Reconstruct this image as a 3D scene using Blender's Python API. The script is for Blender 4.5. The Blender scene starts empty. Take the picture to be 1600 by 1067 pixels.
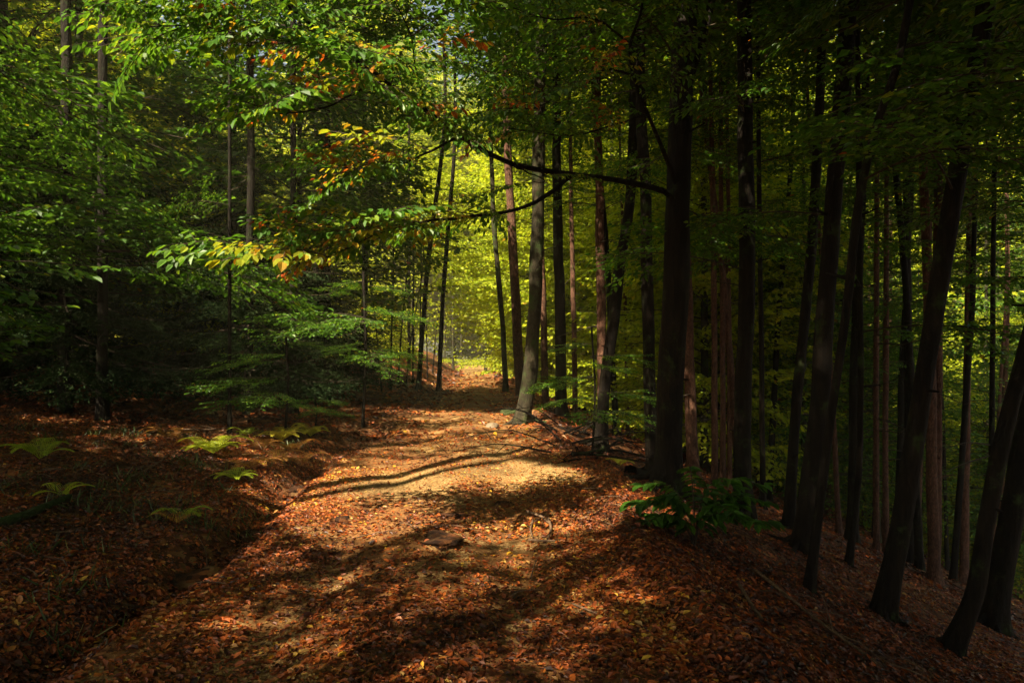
import bpy, math, random
import numpy as np

# ------------------------------------------------------------------ camera, sky, sun
scene = bpy.context.scene
C = scene.collection
EYE = 1.6
HORIZ = 548.0            # picture row (of 1067) of the eye level
F = 1067.0               # focal length in picture pixels (1600 wide)

cam_d = bpy.data.cameras.new("camera")
cam = bpy.data.objects.new("camera", cam_d)
C.objects.link(cam)
cam.location = (0, 0, EYE)
cam.rotation_euler = (math.radians(90), 0, 0)
cam_d.sensor_width = 36
cam_d.lens = 24
cam_d.shift_y = (HORIZ - 533.5) / 1600.0
cam_d.clip_start = 0.05
cam_d.clip_end = 800
scene.camera = cam

SUN_EL = math.radians(49)
SUN_AZ = math.radians(-142)         # measured from +Y towards +X: the sun stands on the left, a little behind
S = np.array([math.sin(SUN_AZ) * math.cos(SUN_EL), math.cos(SUN_AZ) * math.cos(SUN_EL), math.sin(SUN_EL)])

world = bpy.data.worlds.new("World")
scene.world = world
world.use_nodes = True
wn = world.node_tree.nodes
bg = wn["Background"]
sky = wn.new("ShaderNodeTexSky")
sky.sky_type = 'NISHITA'
sky.sun_disc = False
sky.sun_elevation = SUN_EL
sky.sun_rotation = SUN_AZ
sky.air_density = 1.0
sky.dust_density = 3.0
warm = wn.new("ShaderNodeMix"); warm.data_type = 'RGBA'; warm.blend_type = 'MULTIPLY'   # white balance of the photograph
warm.inputs[0].default_value = 1.0; warm.inputs[7].default_value = (1.0, 0.90, 0.74, 1)
world.node_tree.links.new(sky.outputs[0], warm.inputs[6])
world.node_tree.links.new(warm.outputs[2], bg.inputs[0])
bg.inputs[1].default_value = 0.06

sun_d = bpy.data.lights.new("sun", 'SUN')
sun_d.energy = 5.0
sun_d.angle = math.radians(0.5)
sun_d.color = (1.0, 0.86, 0.62)
sun = bpy.data.objects.new("sun", sun_d)
C.objects.link(sun)
sun.rotation_euler = (math.pi / 2 - SUN_EL, 0, math.pi - SUN_AZ)
sun.location = (-10, 20, 30)

scene.view_settings.view_transform = 'Standard'
scene.view_settings.look = 'None'
scene.view_settings.exposure = 1.95
scene.view_settings.gamma = 1.0
scene.render.engine = 'CYCLES'
scene.cycles.max_bounces = 8
scene.cycles.diffuse_bounces = 5
scene.cycles.transmission_bounces = 5
scene.cycles.glossy_bounces = 2

RNG = np.random.default_rng(7)
random.seed(7)

# ------------------------------------------------------------------ helpers: noise, terrain
def _hash(ix, iy, s):
    h = np.sin(ix * 127.1 + iy * 311.7 + s * 74.7) * 43758.5453
    return h - np.floor(h)

def vnoise(x, y, s=0):
    ix, iy = np.floor(x), np.floor(y)
    fx, fy = x - ix, y - iy
    fx = fx * fx * (3 - 2 * fx); fy = fy * fy * (3 - 2 * fy)
    a = _hash(ix, iy, s); b = _hash(ix + 1, iy, s); c = _hash(ix, iy + 1, s); d = _hash(ix + 1, iy + 1, s)
    return (a * (1 - fx) + b * fx) * (1 - fy) + (c * (1 - fx) + d * fx) * fy - 0.5

def sstep(a, b, x):
    t = np.clip((x - a) / (b - a), 0, 1)
    return t * t * (3 - 2 * t)

def path_c(y):
    yy = np.maximum(y, -6.0)
    return -0.50 - 0.025 * yy - 0.0003 * yy * yy - 0.00004 * np.maximum(yy - 45, 0) ** 3

def path_hw(y):
    return 1.55 - 0.38 * sstep(9, 26, y) + 0.08 * np.sin(y * 0.9) + 0.1 * vnoise(y * 0.8, y * 0 + 3.3, 4)

def H(x, y):
    x = np.asarray(x, float); y = np.asarray(y, float)
    u = x - path_c(y); hw = path_hw(y)
    # path: shallow ruts and crown
    z = -0.035 * np.exp(-((np.abs(u + 0.05) - 0.72) / 0.28) ** 2) + 0.03 * np.exp(-(u / 0.4) ** 2)
    inside = 1 - sstep(hw - 0.2, hw + 0.3, np.abs(u))
    z = z * inside
    # left: a wheel-torn rut, then leafy bank
    v = np.maximum(-u - hw, 0)
    z -= 0.15 * np.exp(-((v - 0.26) / 0.2) ** 2) * sstep(0, 0.1, v) * (1 - sstep(9, 14, y))
    z += 0.085 * np.maximum(v - 0.35, 0) * (1 - 0.6 * sstep(6, 25, v)) + 0.03 * sstep(0.4, 0.8, v)
    z += 1.25 * sstep(13, 30, y) * sstep(0.1, 3.2, v) * (0.75 + 0.25 * np.sin(y * 0.23))
    # right: the hillside drops away
    r = np.maximum(u - hw, 0)
    rs = r * r / (r + 0.6)
    rs = np.where(rs > 45, 45 + (rs - 45) * 0.3, rs)
    z -= 0.42 * rs
    z += 14 * sstep(85, 180, y)
    z += 0.07 * sstep(0, 0.25, r) * (1 - sstep(0.3, 0.8, r))
    rough = 1 - 0.55 * inside
    z += rough * (0.22 * vnoise(x * 0.45, y * 0.45, 1) * (1 - 0.8 * inside) + 0.09 * vnoise(x * 1.7, y * 1.7, 2) + 0.045 * vnoise(x * 5, y * 5, 3))
    z += 0.030 * vnoise(x * 11, y * 11, 5) * (1.7 * rough - 0.7).clip(0.3, 1)
    return z

def at(px, py, d):
    return np.array([(px - 800.0) / F * d, d, EYE + (HORIZ - py) / F * d])

def ground_hit(px, py):
    d = 2.5
    while d < 90:
        p = at(px, py, d)
        if p[2] <= float(H(p[0], p[1])): return p
        d += 0.05
    return at(px, py, 40)

# ------------------------------------------------------------------ helpers: meshes
def V(*a): return np.array(a, float)
def unit(v):
    return v / np.maximum(np.linalg.norm(v, axis=-1, keepdims=True), 1e-9)

class Geo:
    """vertices, quads, material index and tint per quad"""
    def __init__(self):
        self.v = []; self.q = []; self.m = []; self.t = []; self.n = 0
    def add(self, v, q, m=0, t=0.5):
        v = np.asarray(v, float).reshape(-1, 3); q = np.asarray(q, int).reshape(-1, 4)
        self.v.append(v); self.q.append(q + self.n)
        self.m.append(np.full(len(q), m, int) if np.isscalar(m) else np.asarray(m, int))
        self.t.append(np.full(len(q), t, float) if np.isscalar(t) else np.asarray(t, float))
        self.n += len(v)
    def arrays(self):
        return np.concatenate(self.v), np.concatenate(self.q), np.concatenate(self.m), np.concatenate(self.t)
    def pack(self):
        a = self.arrays(); self.v, self.q, self.m, self.t = [a[0]], [a[1]], [a[2]], [a[3]]
        return self
    def add_geo(self, g, M=None, loc=(0, 0, 0), dt=0.0):
        v, q, m, t = g.arrays()
        if M is not None: v = v @ np.asarray(M).T
        self.add(v + np.asarray(loc), q, m, np.clip(t + dt, 0, 1))

def to_mesh(name, geo, mats, smooth=False):
    v, q, m, t = geo.arrays()
    me = bpy.data.meshes.new(name)
    me.vertices.add(len(v)); me.vertices.foreach_set('co', v.astype(np.float32).ravel())
    me.loops.add(len(q) * 4); me.loops.foreach_set('vertex_index', q.astype(np.int32).ravel())
    me.polygons.add(len(q)); me.polygons.foreach_set('loop_start', np.arange(0, len(q) * 4, 4, dtype=np.int32))
    try: me.polygons.foreach_set('loop_total', np.full(len(q), 4, dtype=np.int32))
    except Exception: pass
    for mm in mats: me.materials.append(mm)
    me.polygons.foreach_set('material_index', m.astype(np.int32))
    me.update(calc_edges=True)
    me.polygons.foreach_set('use_smooth', np.full(len(q), bool(smooth)))
    a = me.attributes.new('tint', 'FLOAT', 'FACE')
    a.data.foreach_set('value', t.astype(np.float32))
    return me

def link(name, me, parent=None, loc=(0, 0, 0), rot=(0, 0, 0), scale=1.0):
    o = bpy.data.objects.new(name, me); C.objects.link(o)
    o.parent = parent; o.location = loc; o.rotation_euler = rot
    o.scale = (scale,) * 3 if np.isscalar(scale) else scale
    return o

def tag(o, label, cat, group=None, kind=None):
    if label: o['label'] = label
    if cat: o['category'] = cat
    if group: o['group'] = group
    if kind: o['kind'] = kind
    return o

def thing(name, label, cat, loc, group=None, rotz=0):
    o = bpy.data.objects.new(name, None); C.objects.link(o)
    o.location = tuple(loc); o.rotation_euler = (0, 0, rotz); o.empty_display_size = 0.2
    return tag(o, label, cat, group)

def rz(a):
    c, s = math.cos(a), math.sin(a); return np.array([[c, -s, 0], [s, c, 0], [0, 0, 1.0]])
def ry(a):
    c, s = math.cos(a), math.sin(a); return np.array([[c, 0, s], [0, 1, 0], [-s, 0, c]])
def rx(a):
    c, s = math.cos(a), math.sin(a); return np.array([[1, 0, 0], [0, c, -s], [0, s, c]])

def spline(pts, n):
    pts = np.asarray(pts, float)
    if len(pts) < 3:
        t = np.linspace(0, 1, n)[:, None]; return pts[0] * (1 - t) + pts[-1] * t
    P = np.vstack([2 * pts[0] - pts[1], pts, 2 * pts[-1] - pts[-2]])
    out = []
    for s in np.linspace(0, len(pts) - 1 - 1e-6, n):
        i = int(s); f = s - i; a, b, c, d = P[i:i + 4]
        out.append(0.5 * ((2 * b) + (c - a) * f + (2 * a - 5 * b + 4 * c - d) * f * f + (3 * b - a - 3 * c + d) * f ** 3))
    return np.array(out)

def tube(geo, pts, rad, sides=8, m=0, t=0.5, lump=0.0, rng=None, lobe=None):
    pts = np.asarray(pts, float); n = len(pts); rad = np.broadcast_to(np.asarray(rad, float), (n,))
    d = unit(np.gradient(pts, axis=0))
    ref = np.where(np.abs(d[:, 2:3]) > 0.8, V(0, 1, 0), V(0, 0, 1))
    a = unit(np.cross(d, np.broadcast_to(ref[0], d.shape))); b = np.cross(d, a)
    ph = np.linspace(0, 2 * np.pi, sides, endpoint=False)
    R = np.ones((n, sides))
    if lump > 0:
        k = (rng or RNG).random(3) * 50
        ll = np.cumsum(np.r_[0, np.linalg.norm(np.diff(pts, axis=0), axis=1)])
        cx, sx = np.cos(ph)[None] * 1.1 + k[0], np.sin(ph)[None] * 1.1 + ll[:, None] * 1.3 + k[1]
        R = 1 + lump * 2 * vnoise(cx + 0 * sx, sx, 9) + lump * 1.0 * vnoise(cx * 2.7 + 0 * sx, sx * 3.1, 8)
    if lobe is not None:
        k2 = (rng or RNG).random() * 6
        R = R * (1 + lobe[:, None] * (np.cos(5 * ph + k2) + .6 * np.cos(3 * ph - k2))[None])
    ring = pts[:, None] + (R * rad[:, None])[..., None] * (np.cos(ph)[None, :, None] * a[:, None] + np.sin(ph)[None, :, None] * b[:, None])
    i = np.arange(n - 1)[:, None] * sides; j = np.arange(sides)[None]; j2 = (j + 1) % sides
    q = np.stack([i + j, i + j2, i + sides + j2, i + sides + j], -1).reshape(-1, 4)
    geo.add(ring.reshape(-1, 3), q, m, t)

def leaves(geo, pos, d, nr, size, tint, m=0, width=0.62, detail=2, fold=0.10, droop=0.10):
    """one island per leaf; detail 2: two folded three-point halves, detail 1: one diamond"""
    N = len(pos)
    if N == 0: return
    d = unit(d); s = unit(np.cross(nr, d)); n2 = np.cross(d, s)
    L = np.asarray(size, float).reshape(-1, 1) * np.ones((N, 1)); W = L * width
    if detail == 1:
        v = np.stack([pos, pos + d * L * .42 + s * W * .5 + n2 * L * fold * .6, pos + d * L - n2 * L * droop, pos + d * L * .42 - s * W * .5 + n2 * L * fold * .6], 1)
        q = (np.arange(N)[:, None] * 4 + np.array([0, 1, 2, 3])[None])
        geo.add(v.reshape(-1, 3), q, m, np.asarray(tint) * np.ones(N))
    else:
        b = pos
        l1 = pos + d * L * .26 + s * W * .44 + n2 * L * fold
        l2 = pos + d * L * .66 + s * W * .40 + n2 * L * fold * .7
        tp = pos + d * L - n2 * L * droop
        r2 = pos + d * L * .66 - s * W * .40 + n2 * L * fold * .7
        r1 = pos + d * L * .26 - s * W * .44 + n2 * L * fold
        v = np.stack([b, l1, l2, tp, r2, r1], 1)
        q = (np.arange(N)[:, None, None] * 6 + np.array([[0, 3, 2, 1], [0, 5, 4, 3]])[None]).reshape(-1, 4)
        geo.add(v.reshape(-1, 3), q, m, np.repeat(np.asarray(tint) * np.ones(N), 2))

# ------------------------------------------------------------------ materials
def new_mat(name):
    m = bpy.data.materials.new(name); m.use_nodes = True
    nt = m.node_tree; nt.nodes.clear()
    out = nt.nodes.new('ShaderNodeOutputMaterial')
    return m, nt, out

def ramp(nt, src, stops, interp='LINEAR'):
    r = nt.nodes.new('ShaderNodeValToRGB'); r.color_ramp.interpolation = interp
    el = r.color_ramp.elements
    el[0].position = stops[0][0]; el[0].color = (*stops[0][1], 1)
    el[1].position = stops[-1][0]; el[1].color = (*stops[-1][1], 1)
    for p, c in stops[1:-1]:
        e = el.new(p); e.color = (*c, 1)
    nt.links.new(src, r.inputs[0])
    return r.outputs[0]

def noise(nt, scale, detail=4, rough=0.6, vec=None, dist=0.0):
    n = nt.nodes.new('ShaderNodeTexNoise')
    n.inputs['Scale'].default_value = scale; n.inputs['Detail'].default_value = detail
    n.inputs['Roughness'].default_value = rough; n.inputs['Distortion'].default_value = dist
    if vec is not None: nt.links.new(vec, n.inputs['Vector'])
    return n

def mixc(nt, fac, a, b, mode='MIX'):
    n = nt.nodes.new('ShaderNodeMix'); n.data_type = 'RGBA'; n.blend_type = mode
    for s, v in ((n.inputs[0], fac), (n.inputs[6], a), (n.inputs[7], b)):
        if isinstance(v, (int, float)): s.default_value = v
        elif isinstance(v, tuple): s.default_value = (*v, 1)
        else: nt.links.new(v, s)
    return n.outputs[2]

def leaf_mat(name, stops, trans=0.45, rough=0.45, spec=0.5, tb=1.3):
    m, nt, out = new_mat(name)
    at_ = nt.nodes.new('ShaderNodeAttribute'); at_.attribute_name = 'tint'
    geo = nt.nodes.new('ShaderNodeNewGeometry')
    add = nt.nodes.new('ShaderNodeMath'); add.operation = 'MULTIPLY_ADD'
    nt.links.new(geo.outputs['Random Per Island'], add.inputs[0]); add.inputs[1].default_value = 0.22
    sub = nt.nodes.new('ShaderNodeMath'); sub.operation = 'SUBTRACT'; nt.links.new(at_.outputs['Fac'], sub.inputs[0]); sub.inputs[1].default_value = 0.11
    nt.links.new(sub.outputs[0], add.inputs[2])
    col = ramp(nt, add.outputs[0], stops)
    tc = nt.nodes.new('ShaderNodeTexCoord')
    nz = noise(nt, 60, 3, 0.6, tc.outputs['Object'])
    mul = ramp(nt, nz.outputs['Fac'], [(0.3, (0.72, 0.72, 0.72)), (0.7, (1.15, 1.15, 1.15))])
    col = mixc(nt, 1.0, col, mul, 'MULTIPLY')
    p = nt.nodes.new('ShaderNodeBsdfPrincipled')
    nt.links.new(col, p.inputs['Base Color']); p.inputs['Roughness'].default_value = rough
    p.inputs['Specular IOR Level'].default_value = spec
    tr = nt.nodes.new('ShaderNodeBsdfTranslucent')
    br = mixc(nt, 1.0, col, (tb * 1.05, tb, tb * 0.55), 'MULTIPLY')
    nt.links.new(br, tr.inputs['Color'])
    mx = nt.nodes.new('ShaderNodeMixShader'); mx.inputs[0].default_value = trans
    nt.links.new(p.outputs[0], mx.inputs[1]); nt.links.new(tr.outputs[0], mx.inputs[2])
    nt.links.new(mx.outputs[0], out.inputs[0])
    return m

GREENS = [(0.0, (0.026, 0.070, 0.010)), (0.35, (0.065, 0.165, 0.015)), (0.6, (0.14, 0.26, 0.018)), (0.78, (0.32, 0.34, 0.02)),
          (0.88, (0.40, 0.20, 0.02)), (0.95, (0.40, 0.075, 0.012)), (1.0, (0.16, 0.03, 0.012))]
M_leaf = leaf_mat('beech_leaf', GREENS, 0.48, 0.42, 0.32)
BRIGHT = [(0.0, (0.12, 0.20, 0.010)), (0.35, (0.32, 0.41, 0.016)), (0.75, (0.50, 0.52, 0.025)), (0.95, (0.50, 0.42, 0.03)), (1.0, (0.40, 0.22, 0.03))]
M_leafb = leaf_mat('sunny_leaf', BRIGHT, 0.50, 0.5, 0.25)  # yellow autumn leaf, its colour raised further to imitate sunlit glow
M_needle = leaf_mat('spruce_needle', [(0.0, (0.010, 0.026, 0.010)), (0.6, (0.028, 0.052, 0.014)), (1.0, (0.06, 0.07, 0.02))], 0.15, 0.7, 0.08)
M_litter = leaf_mat('dry_leaf', [(0.0, (0.022, 0.009, 0.005)), (0.3, (0.09, 0.025, 0.009)), (0.5, (0.21, 0.050, 0.012)), (0.68, (0.42, 0.095, 0.014)),
                                 (0.84, (0.44, 0.17, 0.03)), (0.94, (0.46, 0.28, 0.09)), (1.0, (0.60, 0.34, 0.03))], 0.12, 0.5, 0.4, 1.0)
M_fern = leaf_mat('fern_frond', [(0.0, (0.08, 0.14, 0.012)), (0.45, (0.42, 0.52, 0.03)), (0.7, (0.50, 0.42, 0.035)), (0.85, (0.36, 0.15, 0.03)), (1.0, (0.20, 0.07, 0.02))], 0.4)
M_grass = leaf_mat('grass_blade', [(0.0, (0.03, 0.055, 0.012)), (0.6, (0.07, 0.11, 0.02)), (1.0, (0.20, 0.17, 0.05))], 0.3)

def bark_mat(name, c1, c2, c3, scale=14, stretch=0.22, moss=0.0, bump=0.6, plates=False):
    m, nt, out = new_mat(name)
    tc = nt.nodes.new('ShaderNodeTexCoord')
    mp = nt.nodes.new('ShaderNodeMapping'); mp.inputs['Scale'].default_value = (1, 1, stretch)
    nt.links.new(tc.outputs['Object'], mp.inputs[0])
    n1 = noise(nt, scale, 6, 0.7, mp.outputs[0], 0.6)
    col = ramp(nt, n1.outputs['Fac'], [(0.32, c1), (0.52, c2), (0.72, c3)])
    if plates:
        vo = nt.nodes.new('ShaderNodeTexVoronoi'); vo.inputs['Scale'].default_value = 26; vo.feature = 'DISTANCE_TO_EDGE'
        nt.links.new(mp.outputs[0], vo.inputs['Vector'])
        cr = ramp(nt, vo.outputs['Distance'], [(0.0, (0.35, 0.3, 0.3)), (0.12, (1, 1, 1))])
        col = mixc(nt, 0.8, col, cr, 'MULTIPLY')
    n2 = noise(nt, 1.7, 4, 0.65, tc.outputs['Object'])
    blot = ramp(nt, n2.outputs['Fac'], [(0.35, (0.55, 0.55, 0.55)), (0.65, (1.25, 1.25, 1.2))])
    col = mixc(nt, 0.8, col, blot, 'MULTIPLY')
    if moss > 0:
        n3 = noise(nt, 3.2, 5, 0.7, tc.outputs['Object'])
        mk = ramp(nt, n3.outputs['Fac'], [(0.62 - moss * 0.25, (0, 0, 0)), (0.74 - moss * 0.2, (1, 1, 1))])
        col = mixc(nt, mk, col, (0.035, 0.055, 0.014))
    p = nt.nodes.new('ShaderNodeBsdfPrincipled'); nt.links.new(col, p.inputs['Base Color'])
    p.inputs['Roughness'].default_value = 0.85; p.inputs['Specular IOR Level'].default_value = 0.2
    b = nt.nodes.new('ShaderNodeBump'); b.inputs['Strength'].default_value = min(1, bump * 1.3); b.inputs['Distance'].default_value = 0.05
    nt.links.new(n1.outputs['Fac'], b.inputs['Height']); nt.links.new(b.outputs[0], p.inputs['Normal'])
    nt.links.new(p.outputs[0], out.inputs[0])
    return m

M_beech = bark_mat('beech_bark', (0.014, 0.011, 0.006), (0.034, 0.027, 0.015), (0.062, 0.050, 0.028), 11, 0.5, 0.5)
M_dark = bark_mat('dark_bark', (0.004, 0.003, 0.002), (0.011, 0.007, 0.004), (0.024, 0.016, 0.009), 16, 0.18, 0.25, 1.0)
M_red = bark_mat('spruce_bark', (0.05, 0.024, 0.015), (0.13, 0.062, 0.038), (0.23, 0.12, 0.08), 20, 0.35, 0.1, 1.0, True)
M_twig = bark_mat('twig_bark', (0.03, 0.022, 0.015), (0.06, 0.045, 0.03), (0.10, 0.075, 0.05), 30, 0.5, 0.0, 0.3)
M_dead = bark_mat('dead_wood', (0.06, 0.035, 0.02), (0.15, 0.09, 0.055), (0.26, 0.18, 0.11), 30, 0.5, 0.0, 0.5)
M_moss = bark_mat('mossy_log', (0.02, 0.028, 0.01), (0.05, 0.06, 0.018), (0.09, 0.085, 0.03), 18, 0.6, 0.8, 0.8)

def soil_mat(name, stops, fine, gravel=0.0, bump=0.7):
    m, nt, out = new_mat(name)
    tc = nt.nodes.new('ShaderNodeTexCoord'); P = tc.outputs['Object']
    n1 = noise(nt, fine, 7, 0.75, P, 0.4)
    col = ramp(nt, n1.outputs['Fac'], stops)
    vo = nt.nodes.new('ShaderNodeTexVoronoi'); vo.inputs['Scale'].default_value = 17; nt.links.new(P, vo.inputs['Vector'])
    sp = nt.nodes.new('ShaderNodeSeparateColor'); nt.links.new(vo.outputs['Color'], sp.inputs[0])
    flk = ramp(nt, sp.outputs[0], [(0.0, (0.045, 0.018, 0.008)), (0.4, (0.16, 0.055, 0.018)), (0.7, (0.30, 0.11, 0.03)), (1.0, (0.34, 0.20, 0.08))])
    n0 = noise(nt, 2.2, 5, 0.6, P)
    k = ramp(nt, n0.outputs['Fac'], [(0.40, (0.15, 0.15, 0.15)), (0.62, (0.9, 0.9, 0.9))])
    col = mixc(nt, k, col, flk) if gravel == 0 else col
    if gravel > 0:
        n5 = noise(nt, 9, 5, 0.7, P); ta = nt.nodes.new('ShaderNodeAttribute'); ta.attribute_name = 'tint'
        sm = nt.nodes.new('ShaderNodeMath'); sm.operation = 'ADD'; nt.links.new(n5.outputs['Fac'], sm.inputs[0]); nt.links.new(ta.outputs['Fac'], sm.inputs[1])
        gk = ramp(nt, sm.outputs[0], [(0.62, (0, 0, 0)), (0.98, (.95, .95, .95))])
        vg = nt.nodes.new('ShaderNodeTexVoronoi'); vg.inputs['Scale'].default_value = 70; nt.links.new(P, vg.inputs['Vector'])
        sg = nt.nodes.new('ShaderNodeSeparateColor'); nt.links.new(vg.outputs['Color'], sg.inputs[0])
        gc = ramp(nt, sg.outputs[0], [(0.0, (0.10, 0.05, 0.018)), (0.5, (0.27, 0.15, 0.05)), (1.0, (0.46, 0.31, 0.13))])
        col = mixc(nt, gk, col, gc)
    n2 = noise(nt, 0.9, 4, 0.6, P)
    col = mixc(nt, 0.7, col, ramp(nt, n2.outputs['Fac'], [(0.35, (0.45, 0.45, 0.45)), (0.65, (1.2, 1.2, 1.2))]), 'MULTIPLY')
    p = nt.nodes.new('ShaderNodeBsdfPrincipled'); nt.links.new(col, p.inputs['Base Color'])
    p.inputs['Roughness'].default_value = 0.9; p.inputs['Specular IOR Level'].default_value = 0.15
    b = nt.nodes.new('ShaderNodeBump'); b.inputs['Strength'].default_value = bump; b.inputs['Distance'].default_value = 0.03
    nt.links.new(n1.outputs['Fac'], b.inputs['Height']); nt.links.new(b.outputs[0], p.inputs['Normal'])
    nt.links.new(p.outputs[0], out.inputs[0])
    return m

M_ground = soil_mat('forest_floor', [(0.3, (0.018, 0.010, 0.006)), (0.5, (0.07, 0.030, 0.013)), (0.7, (0.17, 0.075, 0.03))], 9)
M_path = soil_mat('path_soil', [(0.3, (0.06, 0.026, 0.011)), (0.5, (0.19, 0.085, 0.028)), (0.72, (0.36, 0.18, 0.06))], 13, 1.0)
M_clod = soil_mat('mud_clod_soil', [(0.3, (0.008, 0.006, 0.005)), (0.6, (0.022, 0.014, 0.010)), (0.8, (0.05, 0.03, 0.02))], 20, 0.0, 1.0)
_m, _nt, _o = new_mat('pale_stone'); _n = noise(_nt, 25, 5, 0.7)
_p = _nt.nodes.new('ShaderNodeBsdfPrincipled'); _nt.links.new(ramp(_nt, _n.outputs['Fac'], [(0.3, (0.09, 0.06, 0.035)), (0.7, (0.26, 0.19, 0.12))]), _p.inputs['Base Color'])
_p.inputs['Roughness'].default_value = 0.8; _nt.links.new(_p.outputs[0], _o.inputs[0]); M_stone = _m

# ------------------------------------------------------------------ ground and path
def axis(breaks):
    out = [breaks[0][0]]
    for (a, sa), (b, sb) in zip(breaks[:-1], breaks[1:]):
        x = a
        while True:
            f = (x - a) / (b - a); s = sa + (sb - sa) * min(max(f, 0), 1); x += s
            if x >= b: break
            out.append(x)
        out.append(b)
    return np.unique(np.round(out, 4))

xs = axis([(-110, 6), (-25, 1.2), (-8, 0.16), (-4, 0.06), (3, 0.06), (7, 0.16), (25, 1.0), (130, 6)])
ys = axis([(-30, 3), (0, 0.5), (2.2, 0.06), (12, 0.08), (30, 0.4), (70, 1.5), (260, 12)])
X, Y = np.meshgrid(xs, ys)
Z = H(X, Y)
nx, ny = len(xs), len(ys)
idx = np.arange(nx * ny).reshape(ny, nx)
quads = np.stack([idx[:-1, :-1], idx[:-1, 1:], idx[1:, 1:], idx[1:, :-1]], -1).reshape(-1, 4)
pts = np.stack([X, Y, Z], -1).reshape(-1, 3)
g = Geo(); g.add(pts, quads)
tag(link('ground', to_mesh('ground', g, [M_ground], True)), 'leaf-strewn forest floor falling away on the right', 'ground', kind='structure')
cx_, cy_ = pts[quads].mean(1)[:, 0], pts[quads].mean(1)[:, 1]
inpath = (np.abs(cx_ - path_c(cy_)) < path_hw(cy_) + 0.25 * vnoise(cx_ * 2.3, cy_ * 2.3, 6) + 0.15 * vnoise(cx_ * 8, cy_ * 8, 7)) & (cy_ < 110) & (cy_ > -8)
pq = quads[inpath]; used, inv = np.unique(pq, return_inverse=True)
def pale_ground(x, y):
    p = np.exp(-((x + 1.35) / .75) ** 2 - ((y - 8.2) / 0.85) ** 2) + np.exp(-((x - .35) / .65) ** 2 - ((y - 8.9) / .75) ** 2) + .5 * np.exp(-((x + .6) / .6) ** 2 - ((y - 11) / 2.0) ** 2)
    p = p + .3 * np.exp(-((x + 1.2) / .3) ** 2 - ((y - 4.2) / 1.3) ** 2) + 1.2 * sstep(34, 60, y)  # last term pales the far track to imitate sunlight on it
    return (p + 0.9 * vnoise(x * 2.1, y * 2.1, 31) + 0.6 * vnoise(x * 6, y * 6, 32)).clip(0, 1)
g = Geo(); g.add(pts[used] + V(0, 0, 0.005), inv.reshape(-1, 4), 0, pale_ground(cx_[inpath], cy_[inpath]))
tag(link('path', to_mesh('path', g, [M_path], True)), 'sunlit earth track covered in autumn leaves', 'path', kind='structure')

# ------------------------------------------------------------------ boughs
def beech_bough(rng, L=2.2, leaf=0.09, tw=0.11, sp=0.055, droop=0.25, spread=0.42, detail=2, tint=(0.3, 0.16), wood=True, hang=0.15, tri=3, nj=0.30):
    g = Geo()
    n = 9
    t = np.linspace(0, 1, n)
    yb = rng.normal(0, 0.03) * L
    ax = np.stack([t * L, yb * np.sin(t * 3), L * (0.08 * np.sin(t * 2.2) - droop * t * t)], -1)
    if wood: tube(g, ax, np.linspace(0.012, 0.003, n) * (L / 2.0) + 0.001, tri, 1)
    P, D, N_ = [], [], []
    s = 0.12 * L; side = 1
    def put(p, q, k):
        ln = np.linalg.norm(q - p); m = max(2, int(ln / sp)); dd = (q - p) / ln
        tt = (np.arange(m) + rng.random(m) * 0.5) / m
        base = p + (q - p) * tt[:, None]
        sg = np.where(np.arange(m) % 2 == 0, 1, -1)
        a = sg * (0.75 + rng.normal(0, 0.22, m))
        hz = np.stack([dd[0] * np.cos(a) - dd[1] * np.sin(a), dd[0] * np.sin(a) + dd[1] * np.cos(a), np.full(m, dd[2]) - hang + rng.normal(0, 0.16, m)], -1)
        P.append(base); D.append(hz); N_.append(np.stack([rng.normal(0, nj, m), rng.normal(0, nj, m), np.ones(m)], -1))
        P.append(q[None]); D.append(dd[None] - V(0, 0, hang)); N_.append(V(rng.normal(0, .2), rng.normal(0, .2), 1)[None])
    while s < L * 0.97:
        f = s / L
        p = np.array([np.interp(f, t, ax[:, i]) for i in range(3)])
        tl = L * spread * math.sin(math.pi * (f * 0.80 + 0.17)) * (0.6 + 0.6 * rng.random()) + 0.05
        a = side * (0.85 + rng.normal(0, 0.14)) * (1 - 0.25 * f)
        q = p + tl * V(math.cos(a), math.sin(a), -0.10 + rng.normal(0, 0.09))
        if wood: tube(g, [p, (p + q) / 2 + V(0, 0, 0.02 * tl), q], [0.004 * L / 2 + .001, 0.003 * L / 2 + .001, 0.0012], 3, 1)
        if tl > 0.55:      # sub-twigs
            for f2 in (0.35, 0.6, 0.8):
                for sg2 in (1, -1):
                    if rng.random() < 0.75:
                        r = p + (q - p) * f2; a2 = a + sg2 * 0.8; l2 = tl * 0.38 * rng.uniform(.6, 1.1)
                        put(r, r + l2 * V(math.cos(a2), math.sin(a2), rng.normal(-.08, .08)), 0)
        put(p, q, 0)
        side = -side; s += tw * rng.uniform(0.7, 1.3)
    P = np.concatenate(P); D = np.concatenate(D); N_ = np.concatenate(N_)
    n = len(P)
    leaves(g, P, D, N_, leaf * rng.uniform(0.65, 1.15, n), rng.normal(tint[0], tint[1], n).clip(0, 1), 0, 0.64, detail, 0.09, 0.12)
    return g.pack()

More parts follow.
